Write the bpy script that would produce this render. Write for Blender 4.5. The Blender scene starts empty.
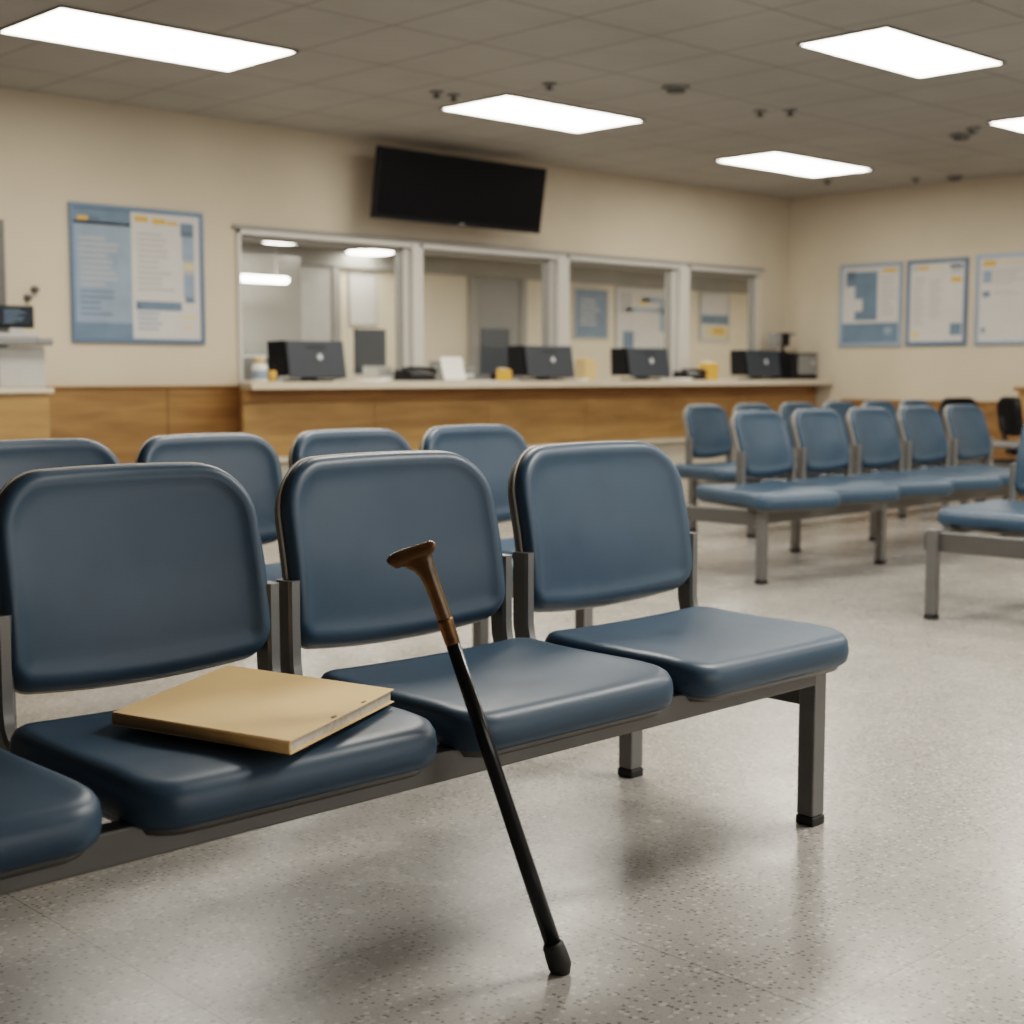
import bpy, bmesh, math, random
from mathutils import Vector, Matrix
random.seed(7)
col = bpy.context.scene.collection
R = math.radians

# ------------------------------------------------------------------ materials
def new_mat(name):
    m = bpy.data.materials.new(name); m.use_nodes = True
    nt = m.node_tree; b = nt.nodes['Principled BSDF']
    return m, nt, b

def simple(name, rgb, rough=.5, metal=0., spec=.5, noise=0., nscale=20., bump=0., bscale=200., coat=0.):
    m, nt, b = new_mat(name)
    b.inputs['Base Color'].default_value = (*rgb, 1); b.inputs['Roughness'].default_value = rough
    b.inputs['Metallic'].default_value = metal; b.inputs['Specular IOR Level'].default_value = spec
    b.inputs['Coat Weight'].default_value = coat
    tc = nt.nodes.new('ShaderNodeTexCoord')
    if noise:
        n = nt.nodes.new('ShaderNodeTexNoise'); n.inputs['Scale'].default_value = nscale; n.inputs['Detail'].default_value = 5
        nt.links.new(tc.outputs['Object'], n.inputs['Vector'])
        r = nt.nodes.new('ShaderNodeMapRange'); r.inputs['From Min'].default_value = .3; r.inputs['From Max'].default_value = .7
        r.inputs['To Min'].default_value = 1-noise; r.inputs['To Max'].default_value = 1+noise
        nt.links.new(n.outputs['Fac'], r.inputs['Value'])
        mx = nt.nodes.new('ShaderNodeMix'); mx.data_type = 'RGBA'; mx.blend_type = 'MULTIPLY'; mx.inputs['Factor'].default_value = 1
        mx.inputs['A'].default_value = (*rgb, 1); nt.links.new(r.outputs['Result'], mx.inputs['B'])
        nt.links.new(mx.outputs['Result'], b.inputs['Base Color'])
    if bump:
        n2 = nt.nodes.new('ShaderNodeTexNoise'); n2.inputs['Scale'].default_value = bscale; n2.inputs['Detail'].default_value = 3
        nt.links.new(tc.outputs['Object'], n2.inputs['Vector'])
        bp = nt.nodes.new('ShaderNodeBump'); bp.inputs['Strength'].default_value = bump; bp.inputs['Distance'].default_value = .002
        nt.links.new(n2.outputs['Fac'], bp.inputs['Height']); nt.links.new(bp.outputs['Normal'], b.inputs['Normal'])
    return m

def emis(name, rgb, s):
    m, nt, b = new_mat(name)
    b.inputs['Base Color'].default_value = (.8, .8, .8, 1)
    b.inputs['Emission Color'].default_value = (*rgb, 1); b.inputs['Emission Strength'].default_value = s
    return m

def vinyl_mat():
    m, nt, b = new_mat('blue_vinyl')
    tc = nt.nodes.new('ShaderNodeTexCoord')
    n = nt.nodes.new('ShaderNodeTexNoise'); n.inputs['Scale'].default_value = 7; n.inputs['Detail'].default_value = 4
    nt.links.new(tc.outputs['Object'], n.inputs['Vector'])
    cr = nt.nodes.new('ShaderNodeValToRGB')
    cr.color_ramp.elements[0].position = .3; cr.color_ramp.elements[0].color = (.029, .060, .096, 1)
    cr.color_ramp.elements[1].position = .75; cr.color_ramp.elements[1].color = (.038, .075, .115, 1)
    nt.links.new(n.outputs['Fac'], cr.inputs['Fac']); nt.links.new(cr.outputs['Color'], b.inputs['Base Color'])
    r = nt.nodes.new('ShaderNodeMapRange'); r.inputs['To Min'].default_value = .36; r.inputs['To Max'].default_value = .50
    nt.links.new(n.outputs['Fac'], r.inputs['Value']); nt.links.new(r.outputs['Result'], b.inputs['Roughness'])
    v = nt.nodes.new('ShaderNodeTexNoise'); v.inputs['Scale'].default_value = 330; v.inputs['Detail'].default_value = 2
    nt.links.new(tc.outputs['Object'], v.inputs['Vector'])
    n3 = nt.nodes.new('ShaderNodeTexNoise'); n3.inputs['Scale'].default_value = 6; n3.inputs['Detail'].default_value = 1
    nt.links.new(tc.outputs['Object'], n3.inputs['Vector'])
    ad = nt.nodes.new('ShaderNodeMath'); ad.operation = 'MULTIPLY_ADD'; ad.inputs[1].default_value = .12
    nt.links.new(v.outputs['Fac'], ad.inputs[0]); nt.links.new(n3.outputs['Fac'], ad.inputs[2])
    bp = nt.nodes.new('ShaderNodeBump'); bp.inputs['Strength'].default_value = .30; bp.inputs['Distance'].default_value = .004
    nt.links.new(ad.outputs[0], bp.inputs['Height']); nt.links.new(bp.outputs['Normal'], b.inputs['Normal'])
    b.inputs['Specular IOR Level'].default_value = .45
    return m

def floor_mat():
    m, nt, b = new_mat('speckled_floor_tile')
    L = nt.links.new
    g = nt.nodes.new('ShaderNodeNewGeometry')
    def vor(scale, seed):
        mp = nt.nodes.new('ShaderNodeMapping'); mp.inputs['Location'].default_value = (seed, seed*1.7, 0)
        L(g.outputs['Position'], mp.inputs['Vector'])
        v = nt.nodes.new('ShaderNodeTexVoronoi'); v.voronoi_dimensions = '2D'; v.distance = 'MANHATTAN'; v.inputs['Scale'].default_value = scale
        L(mp.outputs['Vector'], v.inputs['Vector'])
        sp = nt.nodes.new('ShaderNodeSeparateColor'); L(v.outputs['Color'], sp.inputs['Color'])
        return v, sp
    def math_(op, a, bb=None, c=None):
        n = nt.nodes.new('ShaderNodeMath'); n.operation = op
        for i, x in enumerate((a, bb, c)):
            if x is None: continue
            if isinstance(x, (int, float)): n.inputs[i].default_value = x
            else: L(x, n.inputs[i])
        return n.outputs[0]
    def mix(f, a, bb, bt='MIX'):
        n = nt.nodes.new('ShaderNodeMix'); n.data_type = 'RGBA'; n.blend_type = bt
        if isinstance(f, (int, float)): n.inputs['Factor'].default_value = f
        else: L(f, n.inputs['Factor'])
        for k, x in (('A', a), ('B', bb)):
            if isinstance(x, tuple): n.inputs[k].default_value = (*x, 1)
            else: L(x, n.inputs[k])
        return n.outputs['Result']
    # cloudy base
    nz = nt.nodes.new('ShaderNodeTexNoise'); nz.inputs['Scale'].default_value = 2.2; nz.inputs['Detail'].default_value = 6
    L(g.outputs['Position'], nz.inputs['Vector'])
    base = mix(nz.outputs['Fac'], (.285, .272, .25), (.37, .352, .322))
    # dark flecks, light flecks, fine grain
    v1, s1 = vor(75, 0.0)
    d1 = math_('MULTIPLY', math_('GREATER_THAN', s1.outputs['Red'], .72), math_('LESS_THAN', v1.outputs['Distance'], .36))
    base = mix(math_('MULTIPLY', d1, .75), base, (.10, .09, .08))
    v2, s2 = vor(60, 3.1)
    d2 = math_('MULTIPLY', math_('GREATER_THAN', s2.outputs['Green'], .72), math_('LESS_THAN', v2.outputs['Distance'], .40))
    base = mix(math_('MULTIPLY', d2, .40), base, (.66, .62, .56))
    v3, s3 = vor(130, 7.7)
    d3 = math_('MULTIPLY', math_('GREATER_THAN', s3.outputs['Blue'], .6), math_('LESS_THAN', v3.outputs['Distance'], .45))
    base = mix(math_('MULTIPLY', d3, .30), base, (.17, .155, .135))
    # tile joints
    sx = nt.nodes.new('ShaderNodeSeparateXYZ'); L(g.outputs['Position'], sx.inputs['Vector'])
    wob = nt.nodes.new('ShaderNodeTexNoise'); wob.inputs['Scale'].default_value = 3; L(g.outputs['Position'], wob.inputs['Vector'])
    def joint(out, org, pitch, w):
        t = math_('ADD', out, math_('MULTIPLY', wob.outputs['Fac'], .006))
        t = math_('DIVIDE', math_('SUBTRACT', t, org), pitch)
        fr = math_('FRACT', math_('ADD', t, 100.0))
        d = math_('ABSOLUTE', math_('SUBTRACT', fr, .5))
        return math_('GREATER_THAN', d, .5-w/pitch)
    j = math_('MAXIMUM', joint(sx.outputs['X'], 1.215, .722, .0014), joint(sx.outputs['Y'], 1.285, .716, .0014))
    base = mix(math_('MULTIPLY', j, .55), base, (.07, .06, .05))
    L(base, b.inputs['Base Color'])
    n2 = nt.nodes.new('ShaderNodeTexNoise'); n2.inputs['Scale'].default_value = 5; n2.inputs['Detail'].default_value = 6
    L(g.outputs['Position'], n2.inputs['Vector'])
    r = nt.nodes.new('ShaderNodeMapRange'); r.inputs['To Min'].default_value = .14; r.inputs['To Max'].default_value = .36
    L(n2.outputs['Fac'], r.inputs['Value']); L(r.outputs['Result'], b.inputs['Roughness'])
    b.inputs['Specular IOR Level'].default_value = .6
    h = math_('MULTIPLY', j, -1.0)
    bp = nt.nodes.new('ShaderNodeBump'); bp.inputs['Strength'].default_value = .25; bp.inputs['Distance'].default_value = .002
    n5 = nt.nodes.new('ShaderNodeTexNoise'); n5.inputs['Scale'].default_value = 9; n5.inputs['Detail'].default_value = 3
    L(g.outputs['Position'], n5.inputs['Vector'])
    L(math_('ADD', h, math_('MULTIPLY', n5.outputs['Fac'], .8)), bp.inputs['Height']); L(bp.outputs['Normal'], b.inputs['Normal'])
    return m

def ceiling_mat():
    m, nt, b = new_mat('ceiling_tile')
    L = nt.links.new
    g = nt.nodes.new('ShaderNodeNewGeometry'); sx = nt.nodes.new('ShaderNodeSeparateXYZ'); L(g.outputs['Position'], sx.inputs['Vector'])
    def math_(op, a, bb=None):
        n = nt.nodes.new('ShaderNodeMath'); n.operation = op
        for i, x in enumerate((a, bb)):
            if x is None: continue
            if isinstance(x, (int, float)): n.inputs[i].default_value = x
            else: L(x, n.inputs[i])
        return n.outputs[0]
    def joint(out, org, pitch, w):
        fr = math_('FRACT', math_('ADD', math_('DIVIDE', math_('SUBTRACT', out, org), pitch), 100.0))
        return math_('GREATER_THAN', math_('ABSOLUTE', math_('SUBTRACT', fr, .5)), .5-w/pitch)
    j = math_('MAXIMUM', joint(sx.outputs['X'], 4.59, .54, .007), joint(sx.outputs['Y'], 5.615, .735, .007))
    nz = nt.nodes.new('ShaderNodeTexNoise'); nz.inputs['Scale'].default_value = 1.3; nz.inputs['Detail'].default_value = 6; L(g.outputs['Position'], nz.inputs['Vector'])
    cr = nt.nodes.new('ShaderNodeValToRGB')
    cr.color_ramp.elements[0].position = .3; cr.color_ramp.elements[0].color = (.335, .315, .285, 1)
    cr.color_ramp.elements[1].position = .7; cr.color_ramp.elements[1].color = (.40, .38, .35, 1)
    L(nz.outputs['Fac'], cr.inputs['Fac'])
    mx = nt.nodes.new('ShaderNodeMix'); mx.data_type = 'RGBA'
    L(math_('MULTIPLY', j, .65), mx.inputs['Factor']); L(cr.outputs['Color'], mx.inputs['A']); mx.inputs['B'].default_value = (.13, .12, .105, 1)
    L(mx.outputs['Result'], b.inputs['Base Color']); b.inputs['Roughness'].default_value = .9
    return m

def wood_mat(name, c1, c2, rough=.42):
    m, nt, b = new_mat(name)
    L = nt.links.new
    tc = nt.nodes.new('ShaderNodeTexCoord'); mp = nt.nodes.new('ShaderNodeMapping'); mp.inputs['Scale'].default_value = (1.1, 3, 9)
    L(tc.outputs['Object'], mp.inputs['Vector'])
    n = nt.nodes.new('ShaderNodeTexNoise'); n.inputs['Scale'].default_value = 1.6; n.inputs['Detail'].default_value = 7; n.inputs['Distortion'].default_value = .8
    L(mp.outputs['Vector'], n.inputs['Vector'])
    cr = nt.nodes.new('ShaderNodeValToRGB')
    cr.color_ramp.elements[0].position = .32; cr.color_ramp.elements[0].color = (*c1, 1)
    cr.color_ramp.elements[1].position = .68; cr.color_ramp.elements[1].color = (*c2, 1)
    L(n.outputs['Fac'], cr.inputs['Fac']); L(cr.outputs['Color'], b.inputs['Base Color']); b.inputs['Roughness'].default_value = rough
    return m

def glass_mat():
    m, nt, b = new_mat('window_glass')
    L = nt.links.new
    tr = nt.nodes.new('ShaderNodeBsdfTransparent'); tr.inputs['Color'].default_value = (.90, .91, .90, 1)
    gl = nt.nodes.new('ShaderNodeBsdfGlossy'); gl.inputs['Roughness'].default_value = .02; gl.inputs['Color'].default_value = (.9, .9, .9, 1)
    lw = nt.nodes.new('ShaderNodeLayerWeight'); lw.inputs['Blend'].default_value = .5
    pw = nt.nodes.new('ShaderNodeMath'); pw.operation = 'POWER'; L(lw.outputs['Facing'], pw.inputs[0]); pw.inputs[1].default_value = 4.0
    fr = nt.nodes.new('ShaderNodeMath'); fr.operation = 'MULTIPLY_ADD'; L(pw.outputs[0], fr.inputs[0]); fr.inputs[1].default_value = .8; fr.inputs[2].default_value = .05
    mx = nt.nodes.new('ShaderNodeMixShader'); L(fr.outputs[0], mx.inputs[0]); L(tr.outputs[0], mx.inputs[1]); L(gl.outputs[0], mx.inputs[2])
    L(mx.outputs[0], nt.nodes['Material Output'].inputs['Surface'])
    return m

M = dict(
    vinyl=vinyl_mat(), floor=floor_mat(), ceiling=ceiling_mat(), glass=glass_mat(),
    wall=simple('painted_wall', (.55, .475, .375), .75, noise=.05, nscale=1.5, bump=.1, bscale=60),
    wall2=simple('office_wall_paint', (.62, .55, .45), .8, noise=.04, nscale=1.5),
    grey_wall=simple('grey_partition', (.27, .26, .24), .7, noise=.06, nscale=3),
    base=simple('counter_base_paint', (.50, .45, .37), .7, noise=.06, nscale=3),
    metal=simple('satin_grey_metal', (.19, .188, .183), .38, .6, noise=.06, nscale=9, bump=.05),
    dmetal=simple('dark_grey_metal', (.13, .125, .118), .42, .55, noise=.06, nscale=9),
    shell=simple('grey_back_shell', (.16, .15, .14), .5, noise=.06, nscale=9),
    piping=simple('pale_edge_trim', (.42, .38, .33), .4),
    rubber=simple('black_rubber', (.012, .012, .012), .55, bump=.1),
    wood=wood_mat('honey_oak', (.27, .145, .052), (.40, .225, .088)),
    dwood=wood_mat('brown_oak', (.20, .098, .030), (.30, .155, .052)),
    top=simple('beige_laminate', (.58, .50, .40), .4, noise=.05, nscale=6),
    white_frame=simple('pale_aluminium_frame', (.56, .54, .51), .45, .1),
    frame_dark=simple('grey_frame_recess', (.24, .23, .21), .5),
    blackp=simple('black_plastic', (.006, .0065, .008), .5, spec=.25),
    screen=simple('black_screen', (.003, .0035, .005), .35, spec=.12),
    dgrey=simple('dark_blue_grey_plastic', (.030, .038, .048), .5, noise=.06, nscale=12),
    logo=simple('pale_badge', (.55, .57, .60), .4),
    lgrey=simple('light_grey_plastic', (.42, .41, .39), .5, noise=.04, nscale=10),
    mgrey=simple('mid_grey_plastic', (.20, .20, .195), .5),
    white=simple('white_paper', (.78, .77, .74), .6, noise=.02, nscale=8),
    posterwhite=simple('poster_white', (.53, .515, .50), .5, noise=.03, nscale=5),
    pblue=simple('poster_blue', (.125, .19, .26), .5, noise=.12, nscale=6),
    pblue2=simple('poster_pale_blue', (.24, .31, .39), .5, noise=.1, nscale=6),
    pdark=simple('poster_dark_blue', (.09, .13, .18), .5),
    porange=simple('poster_orange', (.60, .34, .08), .5),
    pgrey=simple('poster_print_grey', (.40, .39, .38), .5),
    pyellow=simple('poster_pale_yellow', (.62, .50, .28), .5),
    bluemetal=simple('blue_grey_frame', (.13, .20, .29), .35, .3),
    palebluemetal=simple('pale_blue_frame', (.30, .37, .46), .35, .3),
    greymetal=simple('grey_frame', (.36, .36, .35), .4, .3),
    orange=simple('orange_card', (.62, .33, .07), .5),
    cup=simple('tan_card', (.60, .42, .22), .5),
    manila=simple('manila_card', (.93, .615, .32), .62, noise=.05, nscale=5, bump=.06, bscale=120),
    manila_edge=simple('manila_fold', (.52, .315, .12), .6, noise=.08, nscale=20),
    paper=simple('paper_stack', (.52, .48, .41), .7, noise=.15, nscale=60),
    canewood=wood_mat('varnished_cane_wood', (.075, .036, .008), (.20, .10, .022), .25),
    collar=simple('worn_brass_collar', (.15, .075, .022), .33, .45, noise=.4, nscale=60, bump=.2, bscale=150),
    ferrule=simple('dark_grey_rubber_tip', (.030, .028, .025), .6, bump=.1),
    lacquer=simple('black_lacquer', (.004, .004, .005), .24, spec=.4),
    staple=simple('dark_pin', (.20, .13, .06), .4, .3),
    lamp=emis('light_panel', (1.0, .94, .84), 17.0),
    lamp_unseen=emis('unseen_light_panel', (1.0, .94, .85), 28.0),  # boosted glow for panels added out of view
    fill=emis('added_fill_pane', (1.0, .97, .93), 2.6),  # glow of the added pane behind the camera
    lamp_fill=emis('fill_light_panel', (1.0, .95, .88), 34.0),  # strong fill glow for the added panel before the nearest seats
    lamp2=emis('office_lamp', (1.0, .95, .87), 17.0),
    lampframe=simple('light_trim', (.13, .125, .12), .6),
    glowscreen=simple('dark_lcd', (.012, .02, .03), .25),
)

# ------------------------------------------------------------------ mesh helpers
def add_box(bm, c, s, bev=0., mi=0, rot=None, seg=2):
    r = bmesh.ops.create_cube(bm, size=1)
    vs = r['verts']
    mt = Matrix.Translation(c) @ (rot.to_4x4() if rot else Matrix.Identity(4)) @ Matrix.Diagonal((*s, 1))
    bmesh.ops.transform(bm, matrix=mt, verts=vs)
    fs = list({f for v in vs for f in v.link_faces})
    if bev:
        es = list({e for v in vs for e in v.link_edges})
        rr_ = bmesh.ops.bevel(bm, geom=vs+es, offset=bev, segments=seg, affect='EDGES', profile=.5)
        fs = rr_['faces'] + [f for f in fs if f.is_valid]
    for f in set(fs):
        if f.is_valid: f.material_index = mi
def box2(bm, a, b, bev=0., mi=0):
    c = tuple((p+q)/2 for p, q in zip(a, b)); s = tuple(abs(q-p) for p, q in zip(a, b))
    add_box(bm, c, s, bev, mi)
def loft(bm, rings, mi=0, cap0=True, cap1=True, closed=True):
    V = [[bm.verts.new(p) for p in r] for r in rings]
    n = len(V[0])
    for a, b in zip(V[:-1], V[1:]):
        for i in range(n if closed else n-1):
            j = (i+1) % n
            f = bm.faces.new((a[i], a[j], b[j], b[i])); f.material_index = mi; f.smooth = True
    if cap0: f = bm.faces.new(V[0][::-1]); f.material_index = mi
    if cap1: f = bm.faces.new(V[-1]); f.material_index = mi
    return V
def tube(bm, pts, rad, n=12, mi=0, closed=False):
    pts = [Vector(p) for p in pts]; rings = []
    up = None
    for i, p in enumerate(pts):
        if closed: t = pts[(i+1) % len(pts)]-pts[i-1]
        else: t = pts[min(i+1, len(pts)-1)]-pts[max(i-1, 0)]
        t.normalize()
        if up is None:
            up = t.orthogonal().normalized()
        up = (up-t*up.dot(t)).normalized(); s = t.cross(up)
        r = rad[i] if isinstance(rad, (list, tuple)) else rad
        rings.append([p+up*(r*math.cos(2*math.pi*k/n))+s*(r*math.sin(2*math.pi*k/n)) for k in range(n)])
    if closed:
        rings.append(rings[0])
        V = [[bm.verts.new(p) for p in r] for r in rings[:-1]]
        m = len(V)
        for a in range(m):
            b = (a+1) % m
            for i in range(n):
                j = (i+1) % n
                f = bm.faces.new((V[a][i], V[a][j], V[b][j], V[b][i])); f.smooth = True; f.material_index = mi
    else: loft(bm, rings, mi)
def lathe(bm, prof, c=(0, 0, 0), n=24, mi=0):
    rings = [[(c[0]+r*math.cos(2*math.pi*k/n), c[1]+r*math.sin(2*math.pi*k/n), c[2]+z) for k in range(n)] for r, z in prof]
    loft(bm, rings, mi)
def bar_path(bm, pts, wx, d, mi=0):          # flat bar swept along a path lying in the y-z plane
    rings = []
    P = [Vector(p) for p in pts]
    for i, p in enumerate(P):
        t = (P[min(i+1, len(P)-1)]-P[max(i-1, 0)]).normalized()
        nrm = Vector((0, -t.z, t.y)); b = min(.006, wx*.25)
        hx, hd = wx/2, d/2
        ring = []
        for (sx, sd) in ((hx-b, -hd), (hx, -hd+b), (hx, hd-b), (hx-b, hd), (-hx+b, hd), (-hx, hd-b), (-hx, -hd+b), (-hx+b, -hd)):
            ring.append(p+Vector((sx, 0, 0))+nrm*sd)
        rings.append(ring)
    V = loft(bm, rings, mi)
def mesh(name, bm, mats, smooth=None):
    bmesh.ops.recalc_face_normals(bm, faces=bm.faces[:])
    me = bpy.data.meshes.new(name); bm.to_mesh(me); bm.free()
    for m in (mats if isinstance(mats, (list, tuple)) else [mats]): me.materials.append(m)
    if smooth is not None: me.polygons.foreach_set('use_smooth', [smooth]*len(me.polygons))
    return me
def obj(name, me, parent=None, loc=(0, 0, 0), rot=(0, 0, 0), label=None):
    o = bpy.data.objects.new(name, me); col.objects.link(o)
    o.location = loc; o.rotation_euler = rot
    if parent: o.parent = parent
    if label: o['label'] = label
    return o
def tag(o, label, cat, group=None):
    o['label'] = label; o['category'] = cat
    if group: o['group'] = group
    return o
def thing(name, label, cat, loc=(0, 0, 0), rz=0., group=None):
    o = bpy.data.objects.new(name, None); col.objects.link(o); o.empty_display_size = .1
    o.location = loc; o.rotation_euler = (0, 0, rz)
    return tag(o, label, cat, group)
def struct(name, bm, mats, parent=None, smooth=None):
    o = obj(name, mesh(name, bm, mats, smooth), parent)
    if not parent: o['kind'] = 'structure'
    return o
def part(name, parent, mats, fn, loc=(0, 0, 0), rot=(0, 0, 0), smooth=None, label=None):
    bm = bmesh.new(); fn(bm)
    return obj(name, mesh(name, bm, mats, smooth), parent, loc, rot, label)
def set_smooth_by_angle(me, ang=35):
    me.polygons.foreach_set('use_smooth', [True]*len(me.polygons))
    bm = bmesh.new(); bm.from_mesh(me)
    for e in bm.edges:
        if len(e.link_faces) == 2 and e.calc_face_angle() > R(ang): e.smooth = False
    bm.to_mesh(me); bm.free()

def rr(w, h, rad, d=0., nc=8, ne=10):
    """rounded rectangle outline inset by d; rad = (tl, tr, br, bl); centred in u, v from 0 to h"""
    x0, x1, y0, y1 = -w/2+d, w/2-d, d, h-d
    tl, tr, br, bl = [max(r-d, .004) for r in rad]
    P = []
    def arc(cx, cy, r, a0):
        for k in range(nc+1):
            a = R(a0+90*k/nc); P.append((cx+r*math.cos(a), cy+r*math.sin(a)))
    def seg(a, b):
        for k in range(1, ne): t = k/ne; P.append((a[0]+(b[0]-a[0])*t, a[1]+(b[1]-a[1])*t))
    arc(x1-br, y0+br, br, -90); seg((x1, y0+br), (x1, y1-tr))
    arc(x1-tr, y1-tr, tr, 0); seg((x1-tr, y1), (x0+tl, y1))
    arc(x0+tl, y1-tl, tl, 90); seg((x0, y1-tl), (x0, y0+bl))
    arc(x0+bl, y0+bl, bl, 180); seg((x0+bl, y0), (x1-br, y0))
    return P
def pad(bm, w, h, rad, prof, mapf, inner=9):
    cx, cy = 0, h/2
    def inward(d, hh, ks):
        P = rr(w, h, rad, d); out = []
        for k in ks:
            t = 1-k/inner; out.append([mapf(cx+(u-cx)*t, cy+(v-cy)*t, hh) for u, v in P])
        return out
    rings = inward(*prof[0], range(inner-1, 0, -1))
    for d, hh in prof: rings.append([mapf(u, v, hh) for u, v in rr(w, h, rad, d)])
    rings += inward(*prof[-1], range(1, inner))
    V = loft(bm, rings, 0, cap0=False, cap1=False)
    for L, hh in ((V[0], prof[0][1]), (V[-1], prof[-1][1])):
        c = bm.verts.new(mapf(cx, cy, hh))
        for i in range(len(L)):
            f = bm.faces.new((L[i], L[(i+1) % len(L)], c)); f.smooth = True

# ------------------------------------------------------------------ beam seating
def back_meshes(W, hgt, run):
    """pad, shell and edge trim of one backrest; origin at the bottom centre of the front face, leaning back by run over hgt"""
    Lb = math.hypot(hgt, run); up = Vector((0, run/Lb, hgt/Lb)); n = Vector((0, -hgt/Lb, run/Lb))
    cur = .030*W/.53
    def mp(u, v, h):
        q = 1-(2*u/W)**2; t = v/Lb
        vv = v+.014*q*t-.016*q*(1-t)
        belly = .012*math.sin(math.pi*min(max(t, 0), 1))
        uu = u*(1-.02*t)
        return Vector((uu, 0, 0))+up*vv+n*(h-.028-cur*q-belly*q*.3-.026*max(0, (.5-t)/.5)**2)
    rad = (.105*W/.53, .105*W/.53, .052, .052)
    bm = bmesh.new()
    pad(bm, W, Lb, rad, [(.004, 0), (0, .004), (0, .012), (.002, .021), (.007, .029), (.015, .034), (.024, .0355), (.032, .034), (.040, .0315), (.055, .030)], mp)
    mpad = mesh('backrest', bm, M['vinyl'], True)
    bm = bmesh.new()
    pad(bm, W-.006, Lb-.003, rad, [(.020, -.036), (.006, -.030), (.001, -.018), (0, -.003)], mp, 4)
    msh = mesh('back_shell', bm, M['shell'], True)
    bm = bmesh.new()
    tube(bm, [mp(u, v, 0) for u, v in rr(W+.003, Lb+.001, rad, 0)], .0032, 6, closed=True)
    mpi = mesh('edge_trim', bm, M['piping'], True)
    return mpad, msh, mpi
def seat_meshes(W, D):
    T = .078
    def mp(u, v, h):
        q = 1-(2*u/W)**2; t = v/D; k = max(0, min(1, (h+T)/T))
        dish = -.012*q*math.sin(math.pi*min(1, max(0, t*1.02)))**1.0
        fr = -.016*max(0, (t-.70)/.30)**2
        bk = .006*max(0, (.3-t)/.3)*(2*u/W)**2
        return Vector((u, -v, h+(dish+bk)*k+fr*(.45+.55*k)))
    rad = (.075, .075, .055, .055)   # v = D is the front edge
    bm = bmesh.new()
    pad(bm, W, D, rad, [(.030, -T), (.014, -T+.003), (.005, -T+.012), (.001, -T+.026), (0, -T+.040), (.003, -.018), (.010, -.007), (.020, -.0015), (.030, 0), (.045, 0), (.07, -.001)], mp)
    ms = mesh('seat', bm, M['vinyl'], True)
    bm = bmesh.new()
    pad(bm, W-.02, D-.02, rad, [(.03, -T-.013), (.012, -T-.010), (.006, -T), (.006, -T+.006)], lambda u, v, h: mp(u, v+.01, h), 3)
    msh = mesh('seat_shell', bm, M['dmetal'], True)
    return ms, msh
def leg_mesh(h, w=.046):
    bm = bmesh.new(); add_box(bm, (0, 0, h/2+.011), (w, w, h-.022), .005)
    return mesh('leg', bm, M['metal'])
def foot_mesh(w=.046):
    bm = bmesh.new(); add_box(bm, (0, 0, .011), (w+.003, w+.003, .022), .004)
    return mesh('rubber_foot', bm, M['rubber'])

def bench(name, label, loc, rz, n, pitch, W, Ws, D, zb, zt, run, seat_z=.4574, seat_back=-.044, seat_dx=0., seat_yaw=0.,
          beam_y=-.444, beam_z=(.318, .384), beam_x=None, legs=(), bars=(), back_yaw=0., adj=None):
    root = thing(name, label, 'row of seats', loc, rz, None)
    mb, msh, mpi = back_meshes(W, zt-zb, run)
    ms, mss = seat_meshes(Ws, D)
    top_z = zb+.37*(zt-zb)
    bm = bmesh.new()
    path = [(0, .050, top_z-.008), (0, .050, seat_z+.03), (0, .049, seat_z), (0, .042, seat_z-.035), (0, .022, seat_z-.062), (0, -.015, seat_z-.078), (0, -.12, seat_z-.084)]
    bar_path(bm, path, .030, .050)
    mup = mesh('upright', bm, M['metal']); set_smooth_by_angle(mup, 30)
    bm = bmesh.new(); box2(bm, (-.016, beam_y, seat_z-.112), (.016, -.08, seat_z-.086), .003)
    march = mesh('seat_arm', bm, M['dmetal'])
    for k in range(n):
        x = k*pitch+W/2; bs, bd = adj[k] if adj else (1, 0)
        b = obj('backrest', mb, root, (x+bd, 0, zb), (0, 0, back_yaw)); b.scale = (bs, 1, 1)
        obj('back_shell', msh, b); obj('edge_trim', mpi, b)
        s = obj('seat', ms, root, (x+seat_dx, seat_back, seat_z), (0, 0, seat_yaw))
        obj('seat_shell', mss, s)
        for sx in (-1, 1):
            obj('upright', mup, root, (x+bd+sx*(W*bs/2+.003), 0, 0))
            obj('seat_arm', march, root, (x+sx*(Ws*.36), 0, 0))
    x0, x1 = beam_x if beam_x else (-.05, (n-1)*pitch+W+.02)
    part('beam', root, M['dmetal'], lambda bm: box2(bm, (x0, beam_y-.022, beam_z[0]), (x1, beam_y+.022, beam_z[1]), .004))
    lm, fm = {}, foot_mesh()
    for (lx, ly, lh) in legs:
        if lh not in lm: lm[lh] = leg_mesh(lh)
        l = obj('leg', lm[lh], root, (lx, ly, 0)); obj('rubber_foot', fm, l)
    for (bx, y0, y1, z0, z1) in bars:
        part('cross_bar', root, M['dmetal'], lambda bm: box2(bm, (bx-.016, y0, z0), (bx+.016, y1, z1), .003))
    return root

# front row (nearest the camera): three full seats and the end of a fourth at the left
fx = 2.3018-3*.6228
bench('beam_seating', 'nearest row of blue vinyl seats on a grey beam, with the folder and cane', (fx-.010, 2.3133, 0), 0, 4, .6228, .562, .588, .475, .5004, .8636, .084,
      seat_dx=-.0188+(.5508-.5315)/2-.020, adj=[(1, 0), (.965, .002), (1.03, -.004), (1.05, .034)], legs=[(2.7645-fx, -.444, .372), (2.7645-fx, .109, .372), (-.35, -.444, .372), (-.35, .109, .372)],
      beam_x=(-.40, 2.7645-fx+.02), beam_z=(.330, .384), bars=[(2.7645-fx, -.42, .09, .278, .322), (-.35, -.42, .09, .278, .322)])
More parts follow.
